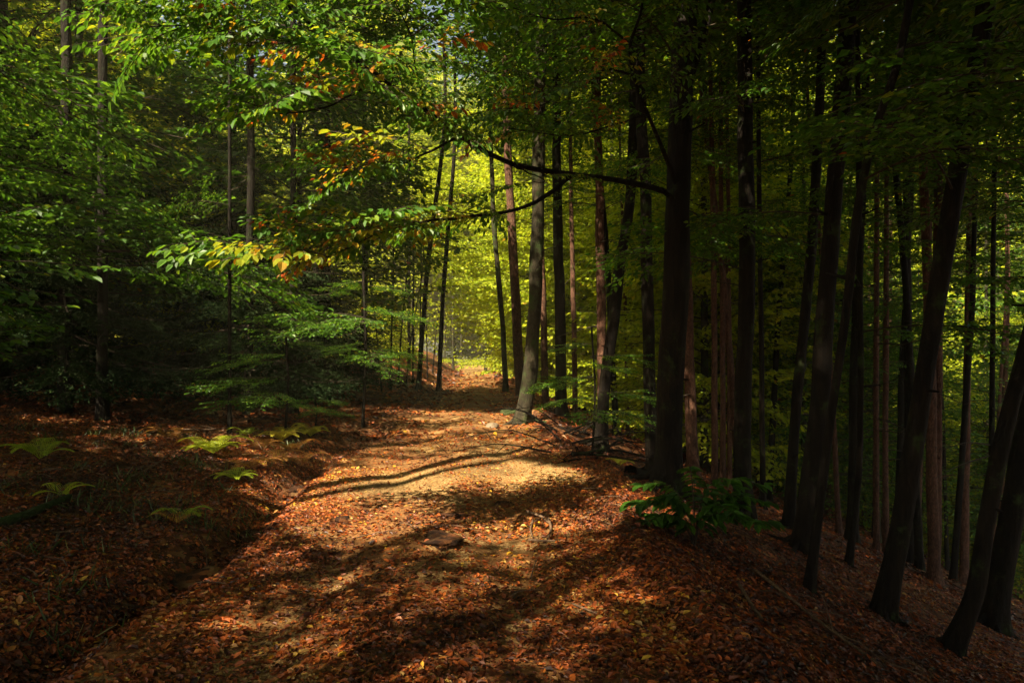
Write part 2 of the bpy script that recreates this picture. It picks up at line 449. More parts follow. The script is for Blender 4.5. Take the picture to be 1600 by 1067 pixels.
def spruce_bough(rng, L=2.2, tint=0.4, dens=1.0):
    g = Geo(); n = 8; t = np.linspace(0, 1, n)
    ax = np.stack([t * L, 0 * t, L * (-0.35 * t + 0.25 * t * t)], -1)
    tube(g, ax, np.linspace(0.016, 0.004, n), 3, 1)
    P, D, N_ = [], [], []
    def fringe(p, q):
        ln = np.linalg.norm(q - p); m = int(ln / 0.026 * dens) + 2; dd = (q - p) / ln
        tt = rng.random(m); base = p + (q - p) * tt[:, None]
        sd = unit(np.cross(dd, V(0, 0, 1))); a = rng.uniform(-2.9, 2.9, m)
        dr = dd[None] * 0.75 + np.sin(a)[:, None] * sd + (np.cos(a) * 0.6)[:, None] * V(0, 0, 1)
        P.append(base); D.append(dr); N_.append(rng.normal(0, 1, (m, 3)))
    s = 0.1
    side = 1
    while s < L:
        f = s / L; p = np.array([np.interp(f, t, ax[:, i]) for i in range(3)])
        tl = (0.16 + 0.34 * L * (1 - f) * min(1, f * 4)) * rng.uniform(.7, 1.1)
        a = side * 0.95
        q = p + tl * V(math.cos(a), math.sin(a), -0.45 + rng.normal(0, .12))
        fringe(p, q)
        if tl > 0.3:
            for f2 in (0.3, 0.55, 0.75):
                r = p + (q - p) * f2; fringe(r, r + tl * .35 * V(math.cos(a * .2), math.sin(a * .2), -.6))
        side = -side; s += 0.075
    P = np.concatenate(P); D = np.concatenate(D); N_ = np.concatenate(N_); m = len(P)
    leaves(g, P, D, N_, rng.uniform(0.05, 0.085, m), rng.normal(tint, 0.2, m).clip(0, 1), 0, 0.30, 1, 0, 0)
    return g.pack()

R1 = np.random.default_rng(11)
B_near = [beech_bough(R1, 1.15, 0.100, 0.10, 0.068, 0.15, 0.42, 2, (0.42, 0.13), hang=0.45) for _ in range(4)]
B_near_or = [beech_bough(R1, 0.75, 0.100, 0.09, 0.065, 0.2, 0.42, 2, (0.86, 0.06), hang=0.45) for _ in range(3)]
B_mid = [beech_bough(R1, 2.4, 0.090, 0.12, 0.065, 0.22, 0.42, 2, (0.36, 0.13)) for _ in range(5)]
B_far = [beech_bough(R1, 3.2, 0.165, 0.24, 0.14, 0.2, 0.45, 1, (0.38, 0.15), tri=3) for _ in range(5)]
B_sun = [beech_bough(R1, 3.2, 0.165, 0.25, 0.15, 0.2, 0.45, 1, (0.45, 0.15), tri=3, nj=0.95, hang=.35) for _ in range(4)]
B_spr = [spruce_bough(R1, L) for L in (1.6, 2.3, 3.0)]
LM = [M_leaf, M_twig]; LB = [M_leafb, M_twig]
mesh_mid = [to_mesh('bough', b, LM) for b in B_mid]
mesh_near = [to_mesh('leaf_spray', b, LM) for b in B_near]
mesh_near_or = [to_mesh('leaf_spray', b, LM) for b in B_near_or]
B_near_yel = [beech_bough(R1, 0.9, 0.100, 0.09, 0.065, 0.2, 0.42, 2, (0.76, 0.05), hang=0.45) for _ in range(3)]
mesh_near_yel = [to_mesh('leaf_spray', b, LM) for b in B_near_yel]
mesh_spr = [to_mesh('bough', b, [M_needle, M_twig]) for b in B_spr]

def crown_geo(rng, protos, z0, z1, rad, n, top=0.35, low=0.6, pitch=0.1, sc=(0.75, 1.15), L=3.2, dt=0.0):
    g = Geo()
    for i in range(n):
        f = (i + rng.random()) / n
        z = z0 + (z1 - z0) * f
        prof = low + (1 - low) * min(1, f * 3.0); prof *= 1 - (1 - top) * max(0, (f - 0.55) / 0.45) ** 1.5
        s = rad * prof / L * rng.uniform(*sc)
        a = rng.uniform(0, 2 * math.pi)
        M = rz(a) @ ry(-(pitch + 0.5 * f * f + rng.normal(0, .12))) @ rx(rng.normal(0, .25)) * s
        g.add_geo(protos[rng.integers(len(protos))], M, (0, 0, z), dt=rng.normal(0, .06) + dt)
    return g.pack()

# sunlit openings: places (x, y on the level of the path) where crown leaves are cut away to shape the sunlight
OPEN = []     # (cx, cy, rx, ry, keep)
def open_at(p, rxx, ryy, keep=0.0, own=None):
    k = p[2] / S[2]; OPEN.append((p[0] - S[0] * k, p[1] - S[1] * k, rxx, ryy, keep, p[2] + 0.9, own))
def sun_cull(v0, rng, sunny=None):
    k = v0[:, 2] / S[2]; gx = v0[:, 0] - S[0] * k; gy = v0[:, 1] - S[1] * k
    drop = np.zeros(len(v0), bool); r = rng.random(len(v0)); edge = 1 + 0.55 * vnoise(gx * 1.6, gy * 1.6, 12)
    for cx0, cy0, a, b, keep, zt, own in OPEN:
        if sunny is not None and own is not None and sunny >= own: continue     # the trees meant to stand in the sun keep their leaves
        e = ((gx - cx0) / a) ** 2 + ((gy - cy0) / b) ** 2
        drop |= (e < edge) & (r > keep) & (v0[:, 2] > zt)
    return drop

open_at(V(-0.8, 8.0, 0), 2.2, 2.2, 0.0)
open_at(at(480, 150, 5.2), 1.6, 1.2, 0.35)
open_at(at(700, 180, 6.2), 1.2, 1.0, 0.45)
open_at(at(900, 190, 7.2), 1.0, 0.8, 0.55)
open_at(V(-3.2, 31, 2.0), 5, 6, 0.0, 29)
open_at(V(-3.5, 39, 2.5), 6, 6, 0.0, 34)
open_at(V(-3.5, 48, 2.5), 7, 7, 0.0, 43)
open_at(V(-2, 58, 4.0), 9, 8, 0.03, 52)
open_at(V(-4, 78, 4.0), 18, 14, 0.03, 62)
open_at(V(4, 42, 3.0), 6, 10, 0.15, 30)
open_at(V(16, 34, -6), 20, 18, 0.5, 0)
open_at(at(960, 620, 11), 1.2, 1.0, 0.4)
open_at(at(370, 700, 9), 2.0, 1.0, 0.12)
open_at(V(-0.9, 12.0, 0), 1.5, 1.6, 0.25)
open_at(V(-1.2, 17.5, 0), 1.4, 3.5, 0.3)
open_at(V(-0.6, 5.0, 0), 1.7, 2.0, 0.12)
open_at(at(560, 370, 5.7), 2.0, 1.5, 0.03)
open_at(V(-3.3, 8.6, 0.1), 1.0, 0.7, 0.35)
open_at(V(-1.6, 26, 0), 2.5, 6.0, 0.15)
open_at(V(-2.4, 45, 0), 2.6, 14.0, 0.04)
open_at(V(-4.5, 66, 0), 5, 12.0, 0.0)
open_at(at(530, 480, 14), 3.0, 2.6, 0.0)
open_at(at(500, 390, 6.0), 1.1, 0.9, 0.2)
open_at(at(180, 170, 10.5), 5.0, 5.0, 0.05)
open_at(at(520, 130, 9.5), 3.0, 2.6, 0.25)
open_at(at(130, 360, 9), 2.6, 1.6, 0.3)
open_at(at(330, 300, 9), 2.6, 1.6, 0.3)
open_at(at(620, 100, 10), 2.0, 1.6, 0.35)

R2 = np.random.default_rng(21)
CR_tall = [crown_geo(R2, B_far, 0, 11, 3.6, 120) for _ in range(3)]            # high crown, starts at 0 = first live limb
CR_low = [crown_geo(R2, B_far, 1.0, 11, 3.6, 150, low=0.8) for _ in range(3)]    # trees leafy almost to the ground
CR_big = [crown_geo(R2, B_sun, 1.2, 18.5, 4.6, 270, low=0.8, L=3.2) for _ in range(2)]   # full-grown, leafy to the ground
me_tall = [to_mesh('crown', c, LM) for c in CR_tall]
me_low = [to_mesh('crown', c, LM) for c in CR_low]
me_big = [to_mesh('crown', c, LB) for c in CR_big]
CR_lowb = [crown_geo(R2, B_sun, 0.7, 11, 3.6, 135, low=0.8) for _ in range(3)]
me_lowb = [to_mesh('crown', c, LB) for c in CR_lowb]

def place_crown(parent, wbase, geo, me, loc, rot, sc, mats, rng, sunny=None, force=False):
    """share the crown mesh, unless an opening to the sun cuts through this one"""
    v, q, m, t = geo.arrays()
    W = (v * sc) @ rz(rot).T + np.asarray(loc) + np.asarray(wbase)
    drop = sun_cull(W[q[:, 0]], rng, sunny)
    # a twig or leaf hanging right in front of the lens is cut as well
    c = W[q[:, 0]]
    drop |= (c[:, 1] < 3.6) & (c[:, 1] > -0.6) & (np.abs(c[:, 0]) < 3.2) & (c[:, 2] < 4.6)
    if force or drop.mean() < 0.012:
        return link('crown', me, parent, loc, (0, 0, rot), sc)
    q = q[~drop]; m = m[~drop]; t = t[~drop]
    if len(q) == 0: return None
    us, inv = np.unique(q, return_inverse=True)
    gg = Geo(); gg.add(v[us], inv.reshape(-1, 4), m, t)
    return link('crown', to_mesh('crown', gg, mats), parent, loc, (0, 0, rot), sc)

# ------------------------------------------------------------------ trunks
def trunk_points(pp, d, top_z, wpx, lean_y=0.0, base=None):
    """picture polyline, bottom to top, at distance d; carried on above the frame"""
    P = [at(px, py, d) for px, py in pp]
    P[0][2] = float(H(P[0][0], d))
    for p in P[1:]: p[1] += lean_y * (p[2] - P[0][2])
    e = P[-1] - P[-2]; e = e / max(e[2], .3)
    last = P[-1].copy()
    while last[2] < top_z:
        e = e * V(0.55, 0.55, 1); last = last + e * V(1, 1, 1) * 2.2; P.append(last.copy())
    P.insert(0, P[0] - V(0, 0, 0.35) - 0.1 * (P[1] - P[0]))
    return np.array(P)

def build_trunk(P, r, base, mat, sides=14, rng=RNG, flare=0.55, lump=0.09, step=0.22):
    n = int(max(18, (P[-1][2] - P[0][2]) / step))
    pts = spline(P, n) - base
    h = pts[:, 2]
    taper = np.interp(h, [0, 6, 20], [1.0, 0.86, 0.30])
    rad = r * taper * (1 + flare * np.exp(-np.maximum(h, 0) / 0.28))
    pts[:, 0] += 0.25 * r * vnoise(h * 1.1, h * 0 + rng.random() * 99, 3); pts[:, 1] += 0.25 * r * vnoise(h * 1.1, h * 0 + rng.random() * 99, 4)
    g = Geo(); tube(g, pts, rad, sides, 0, .5, lump, rng, lobe=0.20 * np.exp(-np.maximum(h, 0) / 0.22))
    return to_mesh('trunk', g, [mat], True), pts

def point_at_z(pts, z):
    return np.array([np.interp(z, pts[:, 2], pts[:, i]) for i in range(3)])

def dead_limbs(root, pts, r, z0, z1, n, rng, mat=None, ln=(0.5, 1.6), name='dead_branch', droop=-0.15):
    for _ in range(n):
        z = rng.uniform(z0, z1); p = point_at_z(pts, z); a = rng.uniform(0, 2 * math.pi); L = rng.uniform(*ln)
        d = V(math.cos(a), math.sin(a), droop + rng.normal(0, .15))
        q = [p, p + d * L * .5 + V(0, 0, .04 * L), p + d * L + V(rng.normal(0, .08), rng.normal(0, .08), rng.normal(0, .1))]
        g = Geo(); tube(g, spline(q, 7), np.linspace(0.016, 0.004, 7) * (0.6 + L * .4), 5)
        for k in range(3):
            f = rng.uniform(.35, .9); b = p + d * L * f; a2 = a + rng.choice([-1, 1]) * rng.uniform(.4, 1.0); l2 = L * rng.uniform(.15, .35)
            tube(g, [b, b + l2 * V(math.cos(a2), math.sin(a2), rng.normal(-.1, .2))], [0.005, 0.002], 4)
        link(name, to_mesh(name, g, [mat or M_twig], True), root)

def add_boughs(root, base, pts, z0, z1, n, rng, meshes=mesh_mid, az=None, sc=(0.6, 1.1), pitch=0.0):
    for i in range(n):
        z = z0 + (z1 - z0) * (i + rng.random()) / n
        p = point_at_z(pts, z)
        a = rng.uniform(0, 2 * math.pi) if az is None else rng.normal(az, 0.8)
        s = rng.uniform(*sc)
        tip = base + p + s * 2.4 * V(math.cos(a), math.sin(a), 0)
        if tip[1] < 3.4 and abs(tip[0]) < 2.5 and tip[2] < 4.5: continue
        smp = np.array([base + p + f * (tip - base - p) for f in (.3, .6, .9)])
        if sun_cull(smp, rng).sum() >= 2: continue
        link('bough', meshes[rng.integers(len(meshes))], root, tuple(p), (rng.normal(0, .22), -pitch + rng.normal(0, .14), a), s)

RT = np.random.default_rng(31)
RK = np.random.default_rng(33)
def roots_and_stubs(root, base, pts, r, mat):
    n = 5; a0 = RK.uniform(0, 6.28)
    for k in range(n):
        a = a0 + 6.28 * k / n + RK.normal(0, .25); L = r * RK.uniform(2.6, 4.5); P = []
        for f in (0, .3, .65, 1):
            b = a + f * RK.normal(0, .25); rr = r * .55 + L * f; x, y = rr * math.cos(b), rr * math.sin(b)
            P.append(V(x, y, float(H(base[0] + x, base[1] + y)) - base[2] + (r * 1.5 if f == 0 else (.35 * r if f == .3 else (.0 if f == .65 else -.05)))))
        g = Geo(); tube(g, spline(P, 10), np.linspace(r * .34, r * .10, 10), 8, 0, .5, .12)
        link('root', to_mesh('root', g, [mat], True), root)
    for k in range(RK.integers(3, 7)):
        z = RK.uniform(1.0, 6); p = point_at_z(pts, z); a = RK.uniform(0, 6.28); L = r + RK.uniform(.04, .30)
        g = Geo(); q = p + L * V(math.cos(a), math.sin(a), RK.uniform(-.2, .5)); tube(g, [p, (p + q) / 2, q], [.022, .016, .008], 6, 0, .5, .2)
        link('branch_stub', to_mesh('branch_stub', g, [mat], True), root)
def tree(name, label, pp, wpx, mat, d=None, height=17, crown=True, cz=7.5, boughs=(0, 3, 8), dead=0, low=False, group=None, lean_y=0.0, csc=1.0, bright=False, sides=18, flare=.45, baz=None, bsc=(0.6, 1.1)):
    if d is None:
        b = ground_hit(*pp[0]); d = b[1]
    x0 = (pp[0][0] - 800) / F * d
    base = V(x0, d, float(H(x0, d)))
    P = trunk_points(pp, d, base[2] + height, wpx, lean_y)
    root = thing(name, label, 'tree', base, group)
    r = wpx * .92 * d / F / 2
    me, pts = build_trunk(P, r, base, mat, sides, RT, flare)
    link('trunk', me, root)
    if boughs[0]: add_boughs(root, base, pts, boughs[1], boughs[2], boughs[0], RT, az=baz, sc=bsc)
    if dead: dead_limbs(root, pts, r, 1.5, 8, dead, RT)
    if d < 16: roots_and_stubs(root, base, pts, r, mat)
    if crown:
        k = RT.integers(3); geo = (CR_lowb if bright else CR_low)[k] if low else CR_tall[k]
        me = (me_lowb[k] if bright else me_low[k]) if low else me_tall[k]
        z = 0.0 if low else cz
        p = point_at_z(pts, z + 2)
        place_crown(root, base, geo, me, (p[0], p[1], z), RT.uniform(0, 6.28), csc, LB if bright else LM, RT)
    return root, base, pts, r

# named trees of the right-hand side, nearest ones first
T1, b1, p1, r1 = tree('beech_tree', 'thick dark forked beech trunk right of the path, arching a limb over the path',
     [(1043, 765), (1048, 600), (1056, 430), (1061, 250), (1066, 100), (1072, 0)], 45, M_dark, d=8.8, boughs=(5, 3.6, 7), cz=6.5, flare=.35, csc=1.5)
tree('beech_tree', 'slanting grey beech trunk standing at the path edge in the middle of the photo',
     [(816, 662), (829, 570), (836, 460), (840, 350), (843, 240)], 25, M_beech, boughs=(6, 5, 10), cz=8, lean_y=0.02, flare=.45, csc=1.25)
tree('beech_tree', 'slender grey beech just left of the reddish spruce trunk with dark knots',
     [(790, 612), (786, 520), (778, 420), (771, 340), (768, 250)], 9.5, M_beech, boughs=(4, 6, 12), cz=10)
tree('spruce_tree', 'straight reddish spruce trunk with dark knots beside the far path',
     [(814, 598), (806, 480), (799, 350), (793, 230)], 17, M_red, d=24, boughs=(0, 0, 0), dead=8, cz=10, flare=.2)
tree('spruce_tree', 'thin reddish trunk just behind the slanting grey beech',
     [(852, 612), (849, 480), (845, 350), (843, 230)], 12, M_red, d=26, dead=5, cz=9, flare=.2)
tree('beech_tree', 'straight dark trunk right of the slanting beech, above the brush pile',
     [(876, 645), (875, 500), (872, 350), (870, 200)], 19, M_dark, d=19, boughs=(5, 4, 9), cz=8)
tree('spruce_tree', 'slim pale brown trunk with bare twigs, right of the dark trunk above the brush pile',
     [(899, 618), (896, 480), (893, 350), (891, 220)], 9, M_red, d=25, dead=6, cz=9, flare=.2)
tree('beech_tree', 'curved dark trunk leaning right above the brush pile end',
     [(936, 702), (946, 600), (960, 500), (968, 420), (985, 300), (992, 150)], 20, M_dark, boughs=(5, 4, 8), cz=7.5)
tree('spruce_tree', 'upright brown trunk crossed by the curved dark trunk',
     [(942, 640), (940, 520), (938, 380), (934, 200)], 17, M_red, d=18, dead=5, boughs=(3, 5, 8), cz=8.5, flare=.2)
tree('beech_tree', 'dull brown trunk immediately left of the thick forked beech',
     [(1020, 705), (1014, 550), (1010, 350), (1003, 180), (1000, 50)], 22, M_dark, d=12.5, boughs=(5, 4, 8), cz=8)
tree('spruce_tree', 'left one of three reddish stems standing close together, right of the forked beech',
     [(1117, 735), (1116, 500), (1114, 330), (1110, 120)], 11, M_red, d=17, dead=6, cz=8, flare=.2)
tree('spruce_tree', 'middle one of three reddish stems standing close together, right of the forked beech',
     [(1130, 735), (1129, 500), (1127, 330), (1126, 120)], 10, M_red, d=18.5, dead=4, cz=8, flare=.2, crown=False)
tree('spruce_tree', 'right one of three reddish stems standing close together, right of the forked beech',
     [(1141, 730), (1139, 500), (1138, 330), (1136, 120)], 9, M_red, d=20, dead=4, cz=9, flare=.2)
tree('beech_tree', 'broad black upright trunk behind the leafy sapling',
     [(1160, 790), (1162, 600), (1166, 400), (1165, 200), (1163, 0)], 29, M_dark, d=9.8, boughs=(5, 3.5, 7), cz=7)
tree('beech_tree', 'thin black stem directly right of the broad black upright trunk',
     [(1192, 770), (1190, 550), (1186, 300), (1185, 100)], 9, M_dark, d=14, boughs=(4, 4, 8), cz=8, crown=False)
tree('beech_tree', 'dark trunk leaning slightly right, left neighbour of the widest tilted pair',
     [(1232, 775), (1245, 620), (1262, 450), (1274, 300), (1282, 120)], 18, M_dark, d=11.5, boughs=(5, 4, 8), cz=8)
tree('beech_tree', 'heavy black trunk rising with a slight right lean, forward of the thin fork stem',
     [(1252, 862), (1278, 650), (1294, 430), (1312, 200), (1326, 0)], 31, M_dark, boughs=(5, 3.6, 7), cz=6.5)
tree('beech_tree', 'narrow bending black stem with a forked top, beside the heavy black trunk',
     [(1264, 925), (1288, 730), (1318, 520), (1340, 330), (1368, 200), (1410, 60)], 15, M_dark, boughs=(5, 3, 7), cz=6.5, csc=.7)
tree('beech_tree', 'long black trunk slanting right across the right third of the photo',
     [(1382, 962), (1412, 790), (1442, 600), (1476, 400), (1506, 200), (1540, 10)], 32, M_dark, boughs=(4, 4, 7), cz=6.5)
tree('beech_tree', 'thin dark stem with a side fork left of the sunlit spruce pair',
     [(1326, 882), (1342, 740), (1345, 600), (1344, 450), (1342, 300)], 10, M_dark, boughs=(5, 3, 8), cz=7, csc=.7)
tree('spruce_tree', 'left stem of the sunlit pink-barked spruce pair with bare whorled twigs',
     [(1369, 840), (1369, 650), (1370, 450), (1370, 250)], 10, M_red, d=17, dead=16, cz=9, flare=.2, crown=False)
tree('spruce_tree', 'right stem of the sunlit pink-barked spruce pair with bare whorled twigs',
     [(1384, 835), (1384, 650), (1385, 450), (1386, 250)], 10, M_red, d=17.6, dead=16, cz=9, flare=.2, csc=.8)
tree('spruce_tree', 'upright dim brown trunk behind the long slanting black trunk',
     [(1460, 905), (1464, 700), (1466, 400), (1466, 0)], 17, M_red, boughs=(3, 5, 9), dead=4, cz=7.5, flare=.2)
tree('beech_tree', 'short-looking crooked black trunk leaning right, lowest base in the right corner',
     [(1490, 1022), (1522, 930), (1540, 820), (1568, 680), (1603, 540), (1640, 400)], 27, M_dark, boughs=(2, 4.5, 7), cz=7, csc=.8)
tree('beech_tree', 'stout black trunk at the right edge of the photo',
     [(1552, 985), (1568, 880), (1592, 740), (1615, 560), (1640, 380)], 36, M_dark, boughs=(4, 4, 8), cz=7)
tree('spruce_tree', 'thin upright stem between the slanting black trunk and the right edge',
     [(1545, 850), (1550, 650), (1552, 450), (1554, 250)], 9, M_dark, d=14, boughs=(4, 4, 9), dead=6, cz=8)
tree('beech_tree', 'slim leaning stem in the gap right of the upright dim brown trunk',
     [(1490, 850), (1504, 700), (1518, 500), (1524, 300)], 10, M_dark, d=16, boughs=(4, 4, 9), cz=8, crown=False)

# limbs of the forked beech that arch over the path
def limb(root, base, pix, r0, r1_, name='limb', sides=8, n=26):
    P = np.array([at(x, y, d) for x, y, d in pix]) - base
    pts = spline(P, n); g = Geo()
    k = np.linspace(0, 1, n); pts[1:, 2] += 0.02 * vnoise(k[1:] * 14, k[1:] * 0 + r0 * 900, 2)
    tube(g, pts, r0 + (r1_ - r0) * k ** 0.8, sides, 0, .5, .12)
    return link(name, to_mesh(name, g, [M_dark], True), root), pts

LIMBS = [
    ([(1060, 318, 8.8), (1030, 296, 8.6), (960, 281, 8.2), (890, 273, 7.7), (800, 257, 7.1), (722, 216, 6.5), (655, 165, 6.0), (600, 125, 5.6), (540, 82, 5.2), (440, 0, 4.7), (380, -50, 4.4)], .045, .008),
    ([(893, 274, 7.7), (862, 300, 7.5), (825, 321, 7.2), (770, 334, 6.8), (700, 342, 6.3), (630, 350, 6.0), (560, 357, 5.8)], .030, .006),
    ([(1068, 330, 8.8), (1050, 270, 8.6), (1028, 215, 8.3), (1000, 150, 8.0), (988, 112, 7.8), (985, 70, 7.6), (1000, 25, 7.4), (1010, -40, 7.2)], .036, .012),
    ([(990, 118, 7.8), (950, 108, 7.4), (920, 128, 7.0), (875, 148, 6.6), (830, 170, 6.3), (780, 160, 6.0)], .017, .004),
    ([(712, 216, 6.5), (670, 238, 6.2), (620, 258, 6.0), (560, 264, 5.8), (500, 262, 5.6)], .013, .004),
    ([(1012, 180, 8.1), (960, 195, 7.7), (900, 212, 7.3), (840, 208, 7.0), (790, 200, 6.8)], .013, .004),
    ([(600, 125, 5.6), (545, 150, 5.4), (500, 170, 5.2), (440, 178, 5.0), (380, 160, 4.8)], .011, .003),
    ([(665, 172, 6.1), (650, 110, 5.8), (640, 50, 5.5), (610, -10, 5.2)], .010, .004),
    ([(985, 70, 7.6), (930, 30, 7.0), (860, 30, 6.5), (790, 10, 6.0)], .014, .004),
    ([(800, 258, 7.1), (850, 282, 7.0), (835, 285, 6.9)], .009, .004),
    ([(560, 95, 5.3), (480, 72, 5.0), (400, 60, 4.8), (300, 40, 4.6), (230, 45, 4.5)], .011, .004),
    ([(640, 350, 6.0), (600, 362, 5.7), (550, 385, 5.4), (500, 405, 5.2)], .006, .003),
    ([(560, 357, 5.8), (520, 368, 5.7), (470, 385, 5.6), (420, 400, 5.5)], .006, .003),
]
def near_sprays(lo, pts, n, rng, lo_f=0.25, sc=(0.45, 0.85), orange=0.14, base=b1, yellow=0.06):
    for i in range(n):
        f = lo_f + (1 - lo_f) * (i + rng.random()) / n
        k = min(int(f * (len(pts) - 1)), len(pts) - 2)
        p = pts[k]; d = unit(pts[k + 1] - pts[k]); az = math.atan2(d[1], d[0]) + rng.choice([-1, 1]) * rng.uniform(.25, 1.1)
        s = rng.uniform(*sc)
        w = base + p + s * 1.1 * V(math.cos(az), math.sin(az), 0)
        if w[1] < 2.9: continue
        ms = mesh_near_or if rng.random() < orange else (mesh_near_yel if rng.random() < yellow else mesh_near)
        link('leaf_spray', ms[rng.integers(len(ms))], lo, tuple(p), (rng.normal(0, .3), rng.uniform(-.2, .35), az), s)
RN = np.random.default_rng(41)
for i, (pix, ra, rb) in enumerate(LIMBS):
    lo, pts = limb(T1, b1, pix, ra, rb, n=26 if i < 4 else 14)
    near_sprays(lo, pts, [20, 13, 9, 13, 12, 11, 13, 10, 12, 2, 18, 14, 12][i], RN, [0.52, 0.42, .3, .2, .2, .2, .1, .1, .15, .2, .1, 0.0, 0.0][i], (0.45, 0.95), [.24, .10, .05, .3, .20, .3, .35, .15, .12, 0, .03, .16, .3][i], yellow=.6 if i in (1, 11, 12) else .08)
# second big fork of the beech, going up
limb(T1, b1, [(1058, 180, 8.8), (1078, 120, 8.9), (1098, 60, 9.0), (1120, -30, 9.1)], .07, .05, 'limb', 10)

# ------------------------------------------------------------------ left side: young beeches and dark spruces
def free_tree(name, label, x, y, r, mat, height=15, group=None, kind='tall', cz=7, csc=1.0, boughs=(0, 0, 0), baz=None, bright=False, lean=(0, 0), dead=0, bsc=(.6, 1.1), rng=RT, sides=10, force=False):
    base = V(x, y, float(H(x, y)))
    P = [base - V(0, 0, .3), base, base + V(lean[0] * .4, lean[1] * .4, height * .35), base + V(lean[0], lean[1], height * .7), base + V(lean[0], lean[1], height)]
    root = thing(name, label, 'tree', base, group)
    me, pts = build_trunk(np.array(P), r, base, mat, sides, rng, .45, .09, .35)
    link('trunk', me, root)
    if boughs[0]: add_boughs(root, base, pts, boughs[1], boughs[2], boughs[0], rng, az=baz, sc=bsc)
    if dead: dead_limbs(root, pts, r, 1.0, 6, dead, rng)
    if kind == 'big':
        k = rng.integers(2); place_crown(root, base, CR_big[k], me_big[k], (0, 0, 0), rng.uniform(0, 6.28), csc, LB, rng, y)
    if kind in ('tall', 'low'):
        k = rng.integers(3); low = kind == 'low'; geo = (CR_lowb if bright else CR_low)[k] if low else CR_tall[k]
        z = 0 if low else cz; p = point_at_z(pts, z + 2)
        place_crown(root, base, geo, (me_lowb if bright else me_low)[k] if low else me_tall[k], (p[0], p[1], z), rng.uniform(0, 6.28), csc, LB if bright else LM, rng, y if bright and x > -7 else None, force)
    return root, base, pts

RS = np.random.default_rng(51)
SPR_GEO = None
def spruce_crown(rng, h=11, rad=2.7, n=150, z0=.7):
    g = Geo()
    for i in range(n):
        f = (i + rng.random()) / n; z = z0 + (h - z0) * f
        s = rad * (1 - f * 0.92) * rng.uniform(.75, 1.1)
        k = rng.integers(3); s = s / (1.6, 2.3, 3.0)[k]
        g.add_geo(B_spr[k], rz(rng.uniform(0, 6.28)) @ ry(rng.normal(0, .1)) * s, (0, 0, z), rng.normal(0, .1))
    return g.pack()
SP = [spruce_crown(RS) for _ in range(2)]
me_sp = [to_mesh('crown', s, [M_needle, M_twig]) for s in SP]
def spruce(label, x, y, sc=1.0, group=None, rng=RS):
    base = V(x, y, float(H(x, y)))
    root = thing('spruce_tree', label, 'tree', base, group)
    me, pts = build_trunk(np.array([base - V(0, 0, .3), base, base + V(.05, 0, 5), base + V(0, 0, 11.3 * sc)]), .10 * sc, base, M_dark, 8, rng, .3, .05, .5)
    link('trunk', me, root)
    k = rng.integers(2)
    place_crown(root, base, SP[k], me_sp[k], (0, 0, 0), rng.uniform(0, 6.28), sc, [M_needle, M_twig], rng)
    return root

for i, (x, y, s, lab) in enumerate([
    (-8.2, 12.5, 1.05, 'dark young spruce behind the beech boughs at the far left'),
    (-5.6, 14.5, 0.95, 'dark drooping spruce left of the bright beech sapling'),
    (-4.9, 18.0, 0.9, 'shadowed spruce behind the bright beech sapling'),
    (-10.5, 16.5, 1.2, 'tall dim spruce deep behind the far left boughs'),
    (-7.6, 18.5, 1.2, 'tall dark spruce between the deep left ones'),
    (-4.9, 22.5, 1.1, 'dark spruce on the bank before the leaning twin stems')]):
    spruce(lab, x, y, s)
for x, y, s in ((-13, 13, 1.2), (-14, 20, 1.3), (-10.5, 23, 1.3), (-17, 16, 1.3), (-7.5, 26, 1.1), (-18, 24, 1.4), (-22, 20, 1.5)):
    spruce('dark spruce lost in the shade at the back of the left wood', x, y, s, 'spruces deep in the left wood')

for x, y in ((-11.5, 9.5), (-10, 13.5), (-13, 17), (-9, 20.5), (-15, 12), (-12, 25), (-6.6, 24.5), (-17.5, 20), (-16, 28), (-21, 27)):
    pass
for x, y in ((-6.0, 19.3), (-6.6, 23.8)):
    free_tree('beech_tree', 'leafy dark beech on the bank behind the bright sapling' if y < 22 else 'leafy dark beech on the bank beyond the twin leaning stems', x, y, .08, M_dark, 14, kind='low', rng=RS, force=y < 22, csc=1.2 if y < 22 else .9)
# the left beeches, leafy boughs in layers reaching towards the path
free_tree('beech_tree', 'young beech with layered boughs hanging in from the left edge, nearest on the left', -6.9, 6.6, .08, M_beech, 9, boughs=(26, 1.4, 7.5), baz=0.15, bsc=(.8, 1.35), kind=None)
free_tree('beech_tree', 'leafy beech filling the upper left corner', -8.6, 9.5, .12, M_beech, 12, boughs=(46, 2.6, 9.5), baz=-0.2, bsc=(.9, 1.6), kind='tall', cz=7.5, csc=1.3)
free_tree('beech_tree', 'beech with pale sunlit layers in the upper left, behind the corner beech', -7.2, 12.0, .09, M_dark, 12, boughs=(56, 2.6, 10), baz=-0.4, bsc=(.9, 1.6), kind='tall', cz=8.5)
free_tree('beech_tree', 'thin dark sapling stem upright among the left boughs', -4.55, 11.0, .03, M_dark, 6.5, boughs=(22, 2.6, 6.4), bsc=(.35, .7), kind=None)
free_tree('beech_tree', 'beech with bright green layers above the left bank, half way to the light', -5.0, 15.6, .08, M_dark, 13, boughs=(60, 3.6, 12), bsc=(.9, 1.5), kind=None, baz=-.4)
free_tree('beech_tree', 'left one of two thin dark leaning stems on the left bank far along the path', -3.3, 24, .09, M_dark, 13, boughs=(14, 4, 12), kind=None, lean=(.9, 0))
free_tree('beech_tree', 'right one of two thin dark leaning stems on the left bank far along the path', -2.75, 25.5, .09, M_dark, 13, boughs=(16, 4, 12), kind=None, lean=(.6, 0))

